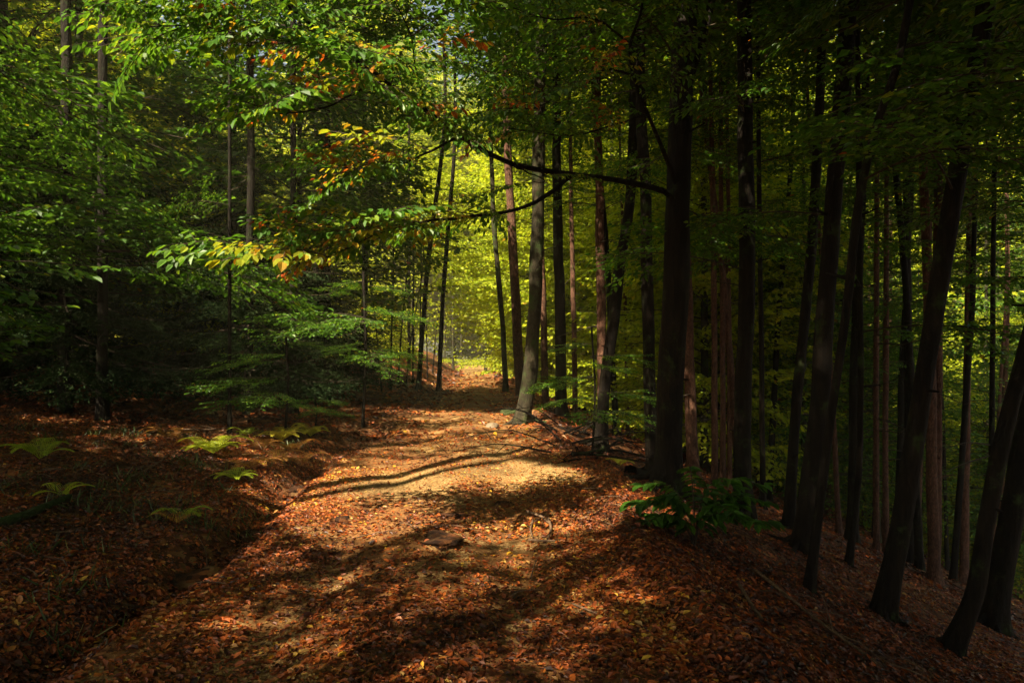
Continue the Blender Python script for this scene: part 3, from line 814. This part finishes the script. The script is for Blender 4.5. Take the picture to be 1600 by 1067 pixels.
def sapling(label, px, py, d, h, layers, rng, r=.03):
    x = (px - 800) / F * d; base = V(x, d, float(H(x, d)))
    root = thing('beech_sapling', label, 'sapling', base)
    me, pts = build_trunk(np.array([base - V(0, 0, .15), base, base + V(.05, 0, h * .5), base + V(.0, .05, h)]), r, base, M_dark, 8, rng, .3, .1, .15)
    link('trunk', me, root)
    for z, a, s in layers:
        link('bough', mesh_mid[rng.integers(5)], root, tuple(point_at_z(pts, z)), (rng.normal(0, .12), rng.normal(0.04, .06), a), s)
sapling('small beech sapling with bright green layered leaves on the left bank', 567, 622, 14.0, 3.2,
        [(2.25, 3.3, 1.0), (2.3, -0.2, .6), (2.15, 2.8, .95), (2.2, -1.5, .6), (2.1, 3.8, .95), (2.35, -.8, .6), (2.2, -2.2, .7), (1.5, -1.3, .6), (1.6, .2, .5), (1.55, -.3, .45), (1.6, 3.6, .35), (1.35, -.9, .5), (1.3, -.1, .42), (1.7, -2.2, .4), (2.9, .5, .4), (3.0, 2.5, .5)], RS)
sapling('low shaded beech sapling left of the bright one, leaning over the bracken', 445, 655, 11.0, 1.6,
        [(1.2, 3.2, .55), (.9, 3.6, .6), (.7, -1.6, .45), (1.3, 4.2, .5), (.6, 2.9, .6), (.5, -.3, .35), (.95, -2.4, .5), (1.5, .9, .3)], RS, .02)
sapling('knee-high beech seedling at the bank foot beside the path, left', 490, 650, 11.5, .7,
        [(.35, .3, .25), (.4, -1.4, .28), (.5, 2.6, .25), (.6, -.4, .25), (.6, 4.2, .25)], RS, .012)

# leafy beech shoots right of the slanting beech (bright green)
sapling('bright green beech sapling right of the slanting beech trunk', 925, 690, 11.5, 2.2,
        [(1.35, 3.3, .45), (1.2, 2.7, .5), (1.5, -1.2, .45), (1.0, 3.6, .45), (1.1, -.4, .5), (.8, -1.8, .45), (1.7, .3, .5), (1.9, 2.2, .4), (.7, .2, .45)], RS, .018)

# broad-leaved sapling at the lower right
R5 = np.random.default_rng(61)
xx, dd = (1085 - 800) / F * 6.2, 6.2
bs = V(xx, dd, float(H(xx, dd)))
root = thing('leafy_shrub', 'dark green leafy shrub in front of the thick forked trunk', 'shrub', bs)
for k in range(17):
    a = R5.uniform(0, 6.28) if k > 2 else (3.0, -.2, -1.2)[k]; L = R5.uniform(.35, .72)
    z1 = R5.uniform(.22, .66)
    pts = spline([V(0, 0, -.05), V(.06 * math.cos(a), .06 * math.sin(a), z1 * .6), V(L * .5 * math.cos(a), L * .5 * math.sin(a), z1), V(L * math.cos(a), L * math.sin(a), z1 - .03)], 10)
    g = Geo(); tube(g, pts, np.linspace(.007, .002, 10), 5)
    st = link('stem', to_mesh('stem', g, [M_twig], True), root)
    g = Geo(); P, D, N_ = [], [], []
    for i, f in enumerate(np.linspace(.35, 1, 13)):
        p = np.array([np.interp(f, np.linspace(0, 1, 10), pts[:, j]) for j in range(3)])
        for sgn in (1, -1):
            aa = a + sgn * R5.uniform(.5, 1.2)
            P.append(p); D.append(V(math.cos(aa), math.sin(aa), R5.uniform(-.5, .05))); N_.append(V(R5.normal(0, .2), R5.normal(0, .2), 1))
    leaves(g, np.array(P), np.array(D), np.array(N_), R5.uniform(.10, .16, len(P)), R5.normal(.22, .08, len(P)), 0, .5, 2)
    link('leaf_spray', to_mesh('leaf_spray', g, [M_leaf], False), st)

for k, (px, py) in enumerate(((622, 600), (634, 606), (645, 598), (655, 603), (610, 608), (668, 590), (596, 612), (676, 583))):
    b = ground_hit(px, py); free_tree('beech_sapling', 'thin dark stem in the row under the spruces on the left bank', b[0], b[1], RS.uniform(.02, .045), M_dark, 6, 'thin stems on the left bank', None, lean=(RS.normal(0, .4), 0), boughs=(4, 2.6, 5.5), bsc=(.3, .6), rng=RS, sides=8)
# ------------------------------------------------------------------ the wood further off
RF = np.random.default_rng(71)
far_pts = []
def clear(x, y, gap):
    return all((x - a) ** 2 + (y - b) ** 2 > gap * gap for a, b in far_pts)
def scatter(n, xr, yr, gap, cond=lambda x, y: True):
    out = []; tries = 0
    while len(out) < n and tries < 4000:
        tries += 1
        x, y = RF.uniform(*xr), RF.uniform(*yr)
        if abs(x - path_c(y)) < path_hw(y) + 1.0: continue
        if cond(x, y) and clear(x, y, gap): out.append((x, y)); far_pts.append((x, y))
    return out
# sunny beeches along the far path and closing it off
for x, y in ((-10.5, 46), (-9.0, 52), (-14, 50), (-12, 58)):
    free_tree('beech_tree', 'sunlit yellow-green beech overhanging the far path from the left bank', x, y, .11, M_beech, 34 if y > 56 else 18, 'sunlit beeches left of the far path', 'big', bright=True, csc=1.9 if y > 56 else 1.1, rng=RF); far_pts.append((x, y))
for x, y in ((1.6, 36), (2.0, 44), (4.5, 38), (5.0, 46), (1.0, 53), (7.5, 41), (8.5, 50)):
    free_tree('beech_tree', 'sunlit yellow-green beech right of the far path behind the slim trunks', x, y, .11, M_beech, 18, 'sunlit beeches right of the far path', 'big', bright=True, rng=RF); far_pts.append((x, y))
for x, y in ((-12, 78), (-7, 84), (-3, 90), (2, 84), (7, 78), (-16, 70), (-14, 62), (3, 68), (9, 66), (-18, 86), (14, 74)):
    free_tree('beech_tree', 'bright beech closing off the view where the path ends', x, y, .14, M_beech, 32, 'bright beeches at the end of the path', 'big', bright=True, csc=1.8, rng=RF); far_pts.append((x, y))
for x, y, b_ in ((-12, 10.5, 0), (-10.8, 14.5, 0), (-14, 17.5, 1), (-9.6, 21, 1), (-16.5, 13, 0), (-12.5, 25, 1), (-18.5, 22, 1), (-15.5, 32, 1), (-22, 29, 1)):
    free_tree('beech_tree', 'leafy beech in the thick of the left wood', x, y, .11, M_dark, 14, 'beeches in the left wood', 'low', bright=bool(b_), csc=1.15, rng=RF); far_pts.append((x, y))
for x, y in ((-4.6, 30.5), (-5.0, 34.5), (-5.6, 38.5), (-6.2, 43)):
    free_tree('beech_tree', 'small sunlit beech leaning over the left bank of the far path', x, y, .07, M_dark, 11, 'small beeches on the far left bank', 'low', bright=True, csc=.95, rng=RF); far_pts.append((x, y))
for x, y in ((-2.2, 57), (.2, 60), (-4.6, 62), (-.9, 68), (-6.5, 66), (-4.8, 55.5)):
    free_tree('beech_tree', 'sunlit low beech where the far path bends out of sight', x, y, .1, M_beech, 12, 'beeches at the far bend', 'low', bright=True, csc=.95, rng=RF); far_pts.append((x, y))
for x, y in ((-16.5, 26.5), (-21, 34), (-25, 29), (-17, 44), (-24, 46)):
    free_tree('beech_tree', 'tall light green beech rising at the back of the upper left', x, y, .12, M_dark, 18, 'tall beeches at the back left', 'big', bright=True, rng=RF); far_pts.append((x, y))
# the wood down the slope on the right
for x, y in scatter(34, (3, 46), (21, 60), 3.2, lambda x, y: x / y < 0.85 and x / y > 0.09) + [(40, 62), (52, 66), (30, 66), (60, 78), (20, 70), (46, 50), (38, 74), (26, 56)]:
    free_tree('beech_tree', 'green beech crown glimpsed between the trunks down the right slope', x, y, RF.uniform(.09, .15), M_beech, 18, 'beeches down the right slope', 'big' if RF.random() < .5 or y > 48 else 'low', bright=RF.random() < (.9 if x / y < .4 else .45), csc=RF.uniform(.95, 1.2) * (1 + .7 * (y > 48)), rng=RF)
for x, y in scatter(46, (2.5, 34), (14, 46), 1.3, lambda x, y: 0.13 < x / y < 0.80):
    red = RF.random() < .5
    free_tree('spruce_tree' if red else 'beech_tree', 'slender dark bare stem far down the right slope' if not red else 'slender brown spruce stem far down the right slope', x, y, RF.uniform(.06, .13), M_red if red else M_dark, 17,
              'spruce stems down the right slope' if red else 'bare stems down the right slope', 'tall' if RF.random() < .12 else None, cz=9, boughs=(2, 5, 11), dead=3 if red else 0, lean=(RF.normal(0, .5), 0), rng=RF)
# unseen trees added behind and beside the camera to shade the near path
for x, y in ((-4.5, -1.5), (4.0, 0.2), (-1.0, -5), (3.0, -5), (-6, -6), (7, -3), (-9.5, 2), (-5.2, 4.2), (8.2, 3.5), (5.5, 5.5), (1, -9.5), (7, -8), (-3.5, -10), (11, 0), (-8, -9), (12, -6), (-11.5, 4.5), (-7.8, .2), (-8.5, -4), (-12, -2)):
    free_tree('beech_tree', 'tall unseen beech added outside the frame to shade the near path', x, y, .16, M_beech, 17, 'added shade beeches around the viewpoint', 'tall', cz=5.2, csc=1.15, rng=RF)
for x, y in ((-3.6, 9.0), (-4.2, 13), (2.2, 12.5), (-3.9, 17), (2.6, 17.5)):
    pass

# ------------------------------------------------------------------ fallen leaves, twigs, grass
RL = np.random.default_rng(81)
def litter(n, yr, size, dens_pow, name, label):
    P = []
    y = yr[0] * (yr[1] / yr[0]) ** (RL.random(n) ** dens_pow)
    half = 0.80 * y + 0.8
    x = RL.uniform(-1, 1, n) * half
    u = np.abs(x - path_c(y)) - path_hw(y)
    dens = np.where(u < 0, 0.46 + 0.48 * sstep(-0.9, 0.0, u), 1.0)
    clump = 0.55 + 1.1 * (vnoise(x * 1.9, y * 1.9, 21) + 0.5 * vnoise(x * 5, y * 5, 22)) + .2
    pale = pale_ground(x, y) * (u < 0)
    keep = RL.random(n) < dens * clump.clip(.12, 1) * (1 - .85 * pale)
    x, y, u = x[keep], y[keep], u[keep]; n = len(x)
    e = 0.05
    z = H(x, y); gx = (H(x + e, y) - z) / e; gy = (H(x, y + e) - z) / e
    nr = np.stack([-gx, -gy, np.ones(n)], -1); nr = unit(nr) + RL.normal(0, .30, (n, 3))
    a = RL.uniform(0, 6.28, n); d = np.stack([np.cos(a), np.sin(a), gx * np.cos(a) + gy * np.sin(a) + RL.normal(0, .25, n)], -1)
    sz = size * np.exp(RL.normal(-.12, .32, n)).clip(.3, 1.7) * (1 + np.maximum(y - 9, 0) * 0.05)
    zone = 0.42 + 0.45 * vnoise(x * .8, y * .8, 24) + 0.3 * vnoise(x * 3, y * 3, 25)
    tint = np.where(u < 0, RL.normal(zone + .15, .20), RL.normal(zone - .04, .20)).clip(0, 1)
    g = Geo()
    pos = np.stack([x, y, z + 0.007 + 0.012 * RL.random(n)], -1); kind = RL.integers(0, 4, n)
    for kk, (wd, fo, dr) in enumerate(((.62, .10, -.05), (.55, .30, -.15), (.70, .04, .10), (.50, .22, .22))):
        b = kind == kk
        leaves(g, pos[b], d[b], nr[b], sz[b], tint[b], 0, wd, 2, fo, dr)
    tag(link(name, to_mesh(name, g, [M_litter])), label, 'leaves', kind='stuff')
litter(230000, (2.4, 13), .038, 0.85, 'fallen_leaves', 'rust and orange fallen leaves carpeting the near ground')
litter(150000, (2.4, 9), .019, 0.85, 'leaf_crumbs', 'crumbled leaf bits and small chips strewn over the near track')
litter(80000, (12, 50), .075, 0.9, 'fallen_leaves', 'brown leaf carpet along the far part of the track')

def twig_litter(n):
    g = Geo()
    for _ in range(n):
        y = RL.uniform(2.8, 22); x = RL.uniform(-.75, .75) * y
        if abs(x - path_c(y)) < path_hw(y) and RL.random() < .8: continue
        L = RL.uniform(.12, .5); a = RL.uniform(0, 3.14)
        k = np.linspace(0, 1, 5); px = x + L * k * math.cos(a); py = y + L * k * math.sin(a) + .04 * np.sin(k * 4)
        tube(g, np.stack([px, py, H(px, py) + .018 + .03 * RL.random()], -1), np.linspace(.006, .002, 5), 4)
    tag(link('twig_litter', to_mesh('twig_litter', g, [M_dead])), 'small dry twigs littering the forest floor', 'twigs', kind='stuff')
twig_litter(420)

def grass():
    P, D, T = [], [], []
    for _ in range(80):
        y = RL.uniform(3.6, 11); x = RL.uniform(-.78, -.28) * y
        if x - path_c(y) > -path_hw(y) - .3: continue
        m = RL.integers(14, 34)
        bx = x + RL.normal(0, .10, m); by = y + RL.normal(0, .10, m)
        P.append(np.stack([bx, by, H(bx, by)], -1)); D.append(np.stack([RL.normal(0, .7, m), RL.normal(0, .7, m), np.ones(m)], -1)); T.append(RL.normal(.4, .25, m))
    P = np.concatenate(P); D = np.concatenate(D); n = len(P)
    g = Geo(); leaves(g, P, D, RL.normal(0, 1, (n, 3)), RL.uniform(.06, .17, n), np.concatenate(T).clip(0, 1), 0, .07, 2, 0, .02)
    tag(link('grass', to_mesh('grass', g, [M_grass])), 'sparse grass growing through the leaves left of the path', 'grass', kind='stuff')
grass()

# ------------------------------------------------------------------ ferns
def fern(label, px, py, size, nf, tint, rng, group=None, spread=6.28, a0=0):
    b = ground_hit(px, py)
    b[2] = float(H(b[0], b[1]))
    size *= 1.25
    root = thing('fern', label, 'fern', b, group)
    for k in range(nf):
        a = a0 + spread * (k + rng.random() * .6) / nf; L = size * rng.uniform(.7, 1.1); up = rng.uniform(.75, 1.25)
        t = np.linspace(0, 1, 12)
        ax = np.stack([L * t * math.cos(a) * .85, L * t * math.sin(a) * .85, L * (up * t - .75 * up * t * t)], -1)
        g = Geo(); tube(g, ax, np.linspace(.004, .0012, 12), 4, 0, tint)
        n = 20; f = np.linspace(.18, .99, n); P, D, Sx = [], [], []
        dirv = unit(np.gradient(ax, axis=0))
        for ff in f:
            p = np.array([np.interp(ff, t, ax[:, j]) for j in range(3)]); dv = np.array([np.interp(ff, t, dirv[:, j]) for j in range(3)])
            sd = unit(np.cross(dv, V(0, 0, 1))); ln = L * .30 * (1 - ff) ** .75 * min(1, ff * 4) + .01
            for s in (1, -1):
                # pinna built of small leaflets
                dp = sd * s + dv * .45
                m = max(2, int(ln / .018))
                for q in range(m):
                    fq = (q + .3) / m
                    for s2 in (1, -1):
                        P.append(p + dp * ln * fq); D.append(dv * s2 * .9 + sd * s * .5 - V(0, 0, .1)); Sx.append(.022 * (1 - fq * .6) * (size / .5 + .4))
        n = len(P); leaves(g, np.array(P), np.array(D), V(0, 0, 1) + rng.normal(0, .15, (n, 3)), np.array(Sx), (tint + rng.normal(0, .05, n)).clip(0, 1), 0, .55, 1)
        link('frond', to_mesh('frond', g, [M_fern]), root)
RB = np.random.default_rng(91)
for a in [('bright yellow-green fern left of the path', 333, 710, .46, 11, .48, None),
          ('small light green fern nearer the path than the yellow-green one', 368, 752, .28, 8, .40, None),
          ('yellow fern at the foot of the left bank beside the path', 485, 682, .36, 10, .62, None),
          ('yellowing fern on the mound at the path edge, left', 440, 692, .42, 10, .68, None),
          ('shaded green fern at the far left', 62, 718, .42, 7, .3, None),
          ('small yellowish fern above the mossy log', 96, 775, .24, 5, .5, None),
          ('low dark green fern amid the brown leaves on the left', 285, 812, .24, 5, .25, None),
          ('rusty dried fern curled over beside the small light green fern', 275, 820, .2, 4, .85, None),
          ('green fern tuft under the shaded sapling', 385, 682, .28, 6, .25, None),
          ('pale green fern beside the dark log right of the path', 968, 728, .28, 5, .5, None)]:
    fern(*a[:6], RB, a[6])
for px, py in ((300, 700), (410, 705), (455, 708), (470, 730), (265, 690), (430, 728), (395, 735)):
    fern('rusty dead bracken plant in the tangle left of the path', px, py, .38, 5, .90, RB, 'dead bracken left of the path')

# ------------------------------------------------------------------ logs, brush, sticks, clods, stones
def stick(name, label, pix, r, mat, cat='branch', lift=0.02, group=None, n=14, forks=0, rng=RB):
    P = [ground_hit(*p) for p in pix]
    for p in P: p[2] = float(H(p[0], p[1])) + lift
    base = P[0].copy(); pts = spline(np.array(P), n) - base
    g = Geo(); tube(g, pts, np.linspace(r, r * .55, n), 8, 0, .5, .15)
    for _ in range(forks):
        k = rng.integers(3, n - 2); d = unit(rng.normal(0, 1, 3) * V(1, 1, .4)) ; L = rng.uniform(.15, .5)
        tube(g, [pts[k], pts[k] + d * L * .6 + V(0, 0, .03), pts[k] + d * L], [r * .4, r * .3, r * .12], 5)
    o = link(name, to_mesh(name, g, [mat], True), None, tuple(base)); tag(o, label, cat, group)
    return o
stick('mossy_log', 'dark mossy log lying at the left edge of the photo', [(-30, 832), (40, 812), (108, 782)], .055, M_moss, 'log', .03)
stick('fallen_log', 'short dark log at the foot of the forked trunk', [(985, 742), (1010, 748), (1035, 752)], .10, M_dark, 'log', .05)
stick('fallen_stick', 'crooked stick, upper side of the stick ring on the path', [(823, 806), (845, 812), (858, 824)], .014, M_dead, 'stick', .03)
stick('fallen_stick', 'bent stick, right side of the stick ring on the path', [(857, 818), (861, 834), (856, 850)], .015, M_dead, 'stick', .04)
stick('fallen_stick', 'short stick, left side of the stick ring on the path', [(833, 818), (829, 832), (833, 848)], .012, M_dead, 'stick', .03)
stick('fallen_stick', 'flat stick at the lower side of the stick ring on the path', [(826, 849), (842, 852), (868, 852)], .012, M_dead, 'stick', .03)
stick('fallen_stick', 'thin dull stick lying on the dark lower right part of the path', [(895, 952), (915, 956), (938, 966)], .009, M_dead, 'stick', .02)
stick('fallen_branch', 'long thin pale branch lying across the bracken on the left', [(235, 690), (285, 684), (350, 682), (372, 668), (410, 662)], .016, M_dead, 'branch', .12, forks=4)
stick('fallen_branch', 'brown branch slanting down through the left leaves', [(205, 760), (240, 738), (262, 722)], .012, M_dead, 'branch', .08, forks=2)
stick('fallen_branch', 'bleached bough on the slope between the black trunks at right', [(1155, 930), (1175, 960), (1192, 985)], .014, M_dead, 'branch', .06, forks=2)
stick('fallen_branch', 'long dark branch lying down the right slope in the bottom corner', [(1180, 900), (1280, 985), (1380, 1060)], .014, M_dead, 'branch', .05, forks=5)
stick('fallen_branch', 'pale branch lying among leaves left of the long slanting trunk', [(1335, 840), (1365, 855), (1395, 865)], .02, M_dead, 'branch', .06, forks=3)
stick('fallen_branch', 'pale branch lying among leaves right of the long slanting trunk', [(1470, 905), (1505, 925), (1540, 940)], .02, M_dead, 'branch', .06, forks=3)

# brush pile of dead branches right of the slanting beech
for k in range(26):
    px = RB.uniform(860, 965); py = RB.uniform(662, 712) + (px - 860) * .12
    b = ground_hit(px, py); a = RB.normal(0, .5) + (math.pi if RB.random() < .5 else 0); L = RB.uniform(.6, 1.8)
    d = V(math.cos(a), math.sin(a), RB.uniform(-.05, .35)); g = Geo()
    pts = spline([V(0, 0, .05), d * L * .5 + V(0, 0, RB.uniform(.05, .25)), d * L], 8)
    tube(g, pts, np.linspace(.028, .007, 8) * RB.uniform(.5, 1.1), 6)
    for _ in range(5):
        i = RB.integers(2, 8); dd = unit(d + RB.normal(0, .7, 3)); tube(g, [pts[i], pts[i] + dd * RB.uniform(.1, .4)], [.007, .002], 4)
    tag(link('dead_branch', to_mesh('dead_branch', g, [M_dark], True), None, tuple(b)), 'dead dark branch in the brush pile right of the slanting beech', 'branch', 'dead branches of the brush pile')

def lump(name, label, px, py, r, mat, cat, flat=.5, group=None, rng=RB, amp=.35):
    b = ground_hit(px, py); b[2] = float(H(b[0], b[1]))
    nu, nv = 20, 14; g = Geo(); vs = []
    k = rng.random(2) * 40
    for j in range(nv):
        th = math.pi * (j + .02) / (nv - .96)
        for i in range(nu):
            ph = 2 * math.pi * i / nu
            d = V(math.sin(th) * math.cos(ph), math.sin(th) * math.sin(ph), math.cos(th))
            rr = 1 + amp * 2 * float(vnoise(d[0] * 1.7 + k[0] + d[2], d[1] * 1.7 + k[1], 1)) + amp * float(vnoise(d[0] * 4 + k[0], d[1] * 4 + k[1] + d[2] * 3, 2))
            vs.append(d * r * rr * V(1.25, 1, flat))
    q = [[j * nu + i, (j + 1) * nu + i, (j + 1) * nu + (i + 1) % nu, j * nu + (i + 1) % nu] for j in range(nv - 1) for i in range(nu)]
    g.add(np.array(vs), q)
    tag(link(name, to_mesh(name, g, [mat], True), None, tuple(b + V(0, 0, r * flat * .25)), (0, 0, rng.uniform(0, 3))), label, cat, group)
lump('mud_clod', 'small black clod at the left side of the sunny path', 533, 816, .09, M_clod, 'clod', .35, amp=.5)
lump('mud_clod', 'black spiky clod nearest to the stick ring on the path', 785, 790, .09, M_clod, 'clod', .35, amp=.6)
lump('mud_clod', 'upper dark clod of the pair in the middle of the path', 708, 808, .10, M_clod, 'clod', .3, amp=.6)
lump('mud_clod', 'broad low dark clod of the pair in the middle of the path', 695, 848, .15, M_clod, 'clod', .25, amp=.5)
lump('mud_clod', 'dark clod at the lip of the left rut where the sun ends', 462, 772, .12, M_clod, 'clod', .45, amp=.5)
lump('mud_clod', 'dark clod in the left rut, halfway down', 395, 845, .14, M_clod, 'clod', .45, amp=.5)
lump('mud_clod', 'large dark clod low in the left rut', 300, 915, .16, M_clod, 'clod', .45, amp=.5)
lump('stone', 'tan stone lying on the path before the slanting beech', 768, 668, .15, M_stone, 'stone', .5, amp=.2)
lump('stone', 'small whitish stone at the bottom of the photo', 739, 1055, .022, M_stone, 'stone', .6, amp=.2)
lump('mossy_mound', 'dark mossy mound at the path edge left of the slanting beech', 796, 648, .22, M_moss, 'mound', .5, amp=.25)  # low mossy mound, not a cut stump


# ------------------------------------------------------------------ the air
g = Geo()
x0, x1, y0, y1, z0, z1 = -112, 132, -32, 262, float(Z.min()) - 1.0, 42
g.add([(x0, y0, z0), (x1, y0, z0), (x1, y1, z0), (x0, y1, z0), (x0, y0, z1), (x1, y0, z1), (x1, y1, z1), (x0, y1, z1)],
      [[0, 3, 2, 1], [4, 5, 6, 7], [0, 1, 5, 4], [1, 2, 6, 5], [2, 3, 7, 6], [3, 0, 4, 7]])
m, nt, out = new_mat('pale_haze')
pv = nt.nodes.new('ShaderNodeVolumePrincipled')
pv.inputs['Color'].default_value = (0.97, 0.93, 0.62, 1); pv.inputs['Density'].default_value = 0.0009; pv.inputs['Anisotropy'].default_value = 0.0
nt.links.new(pv.outputs[0], out.inputs['Volume'])
tag(link('haze', to_mesh('haze', g, [m])), 'thin pale haze hanging in the wood', 'haze', kind='stuff')
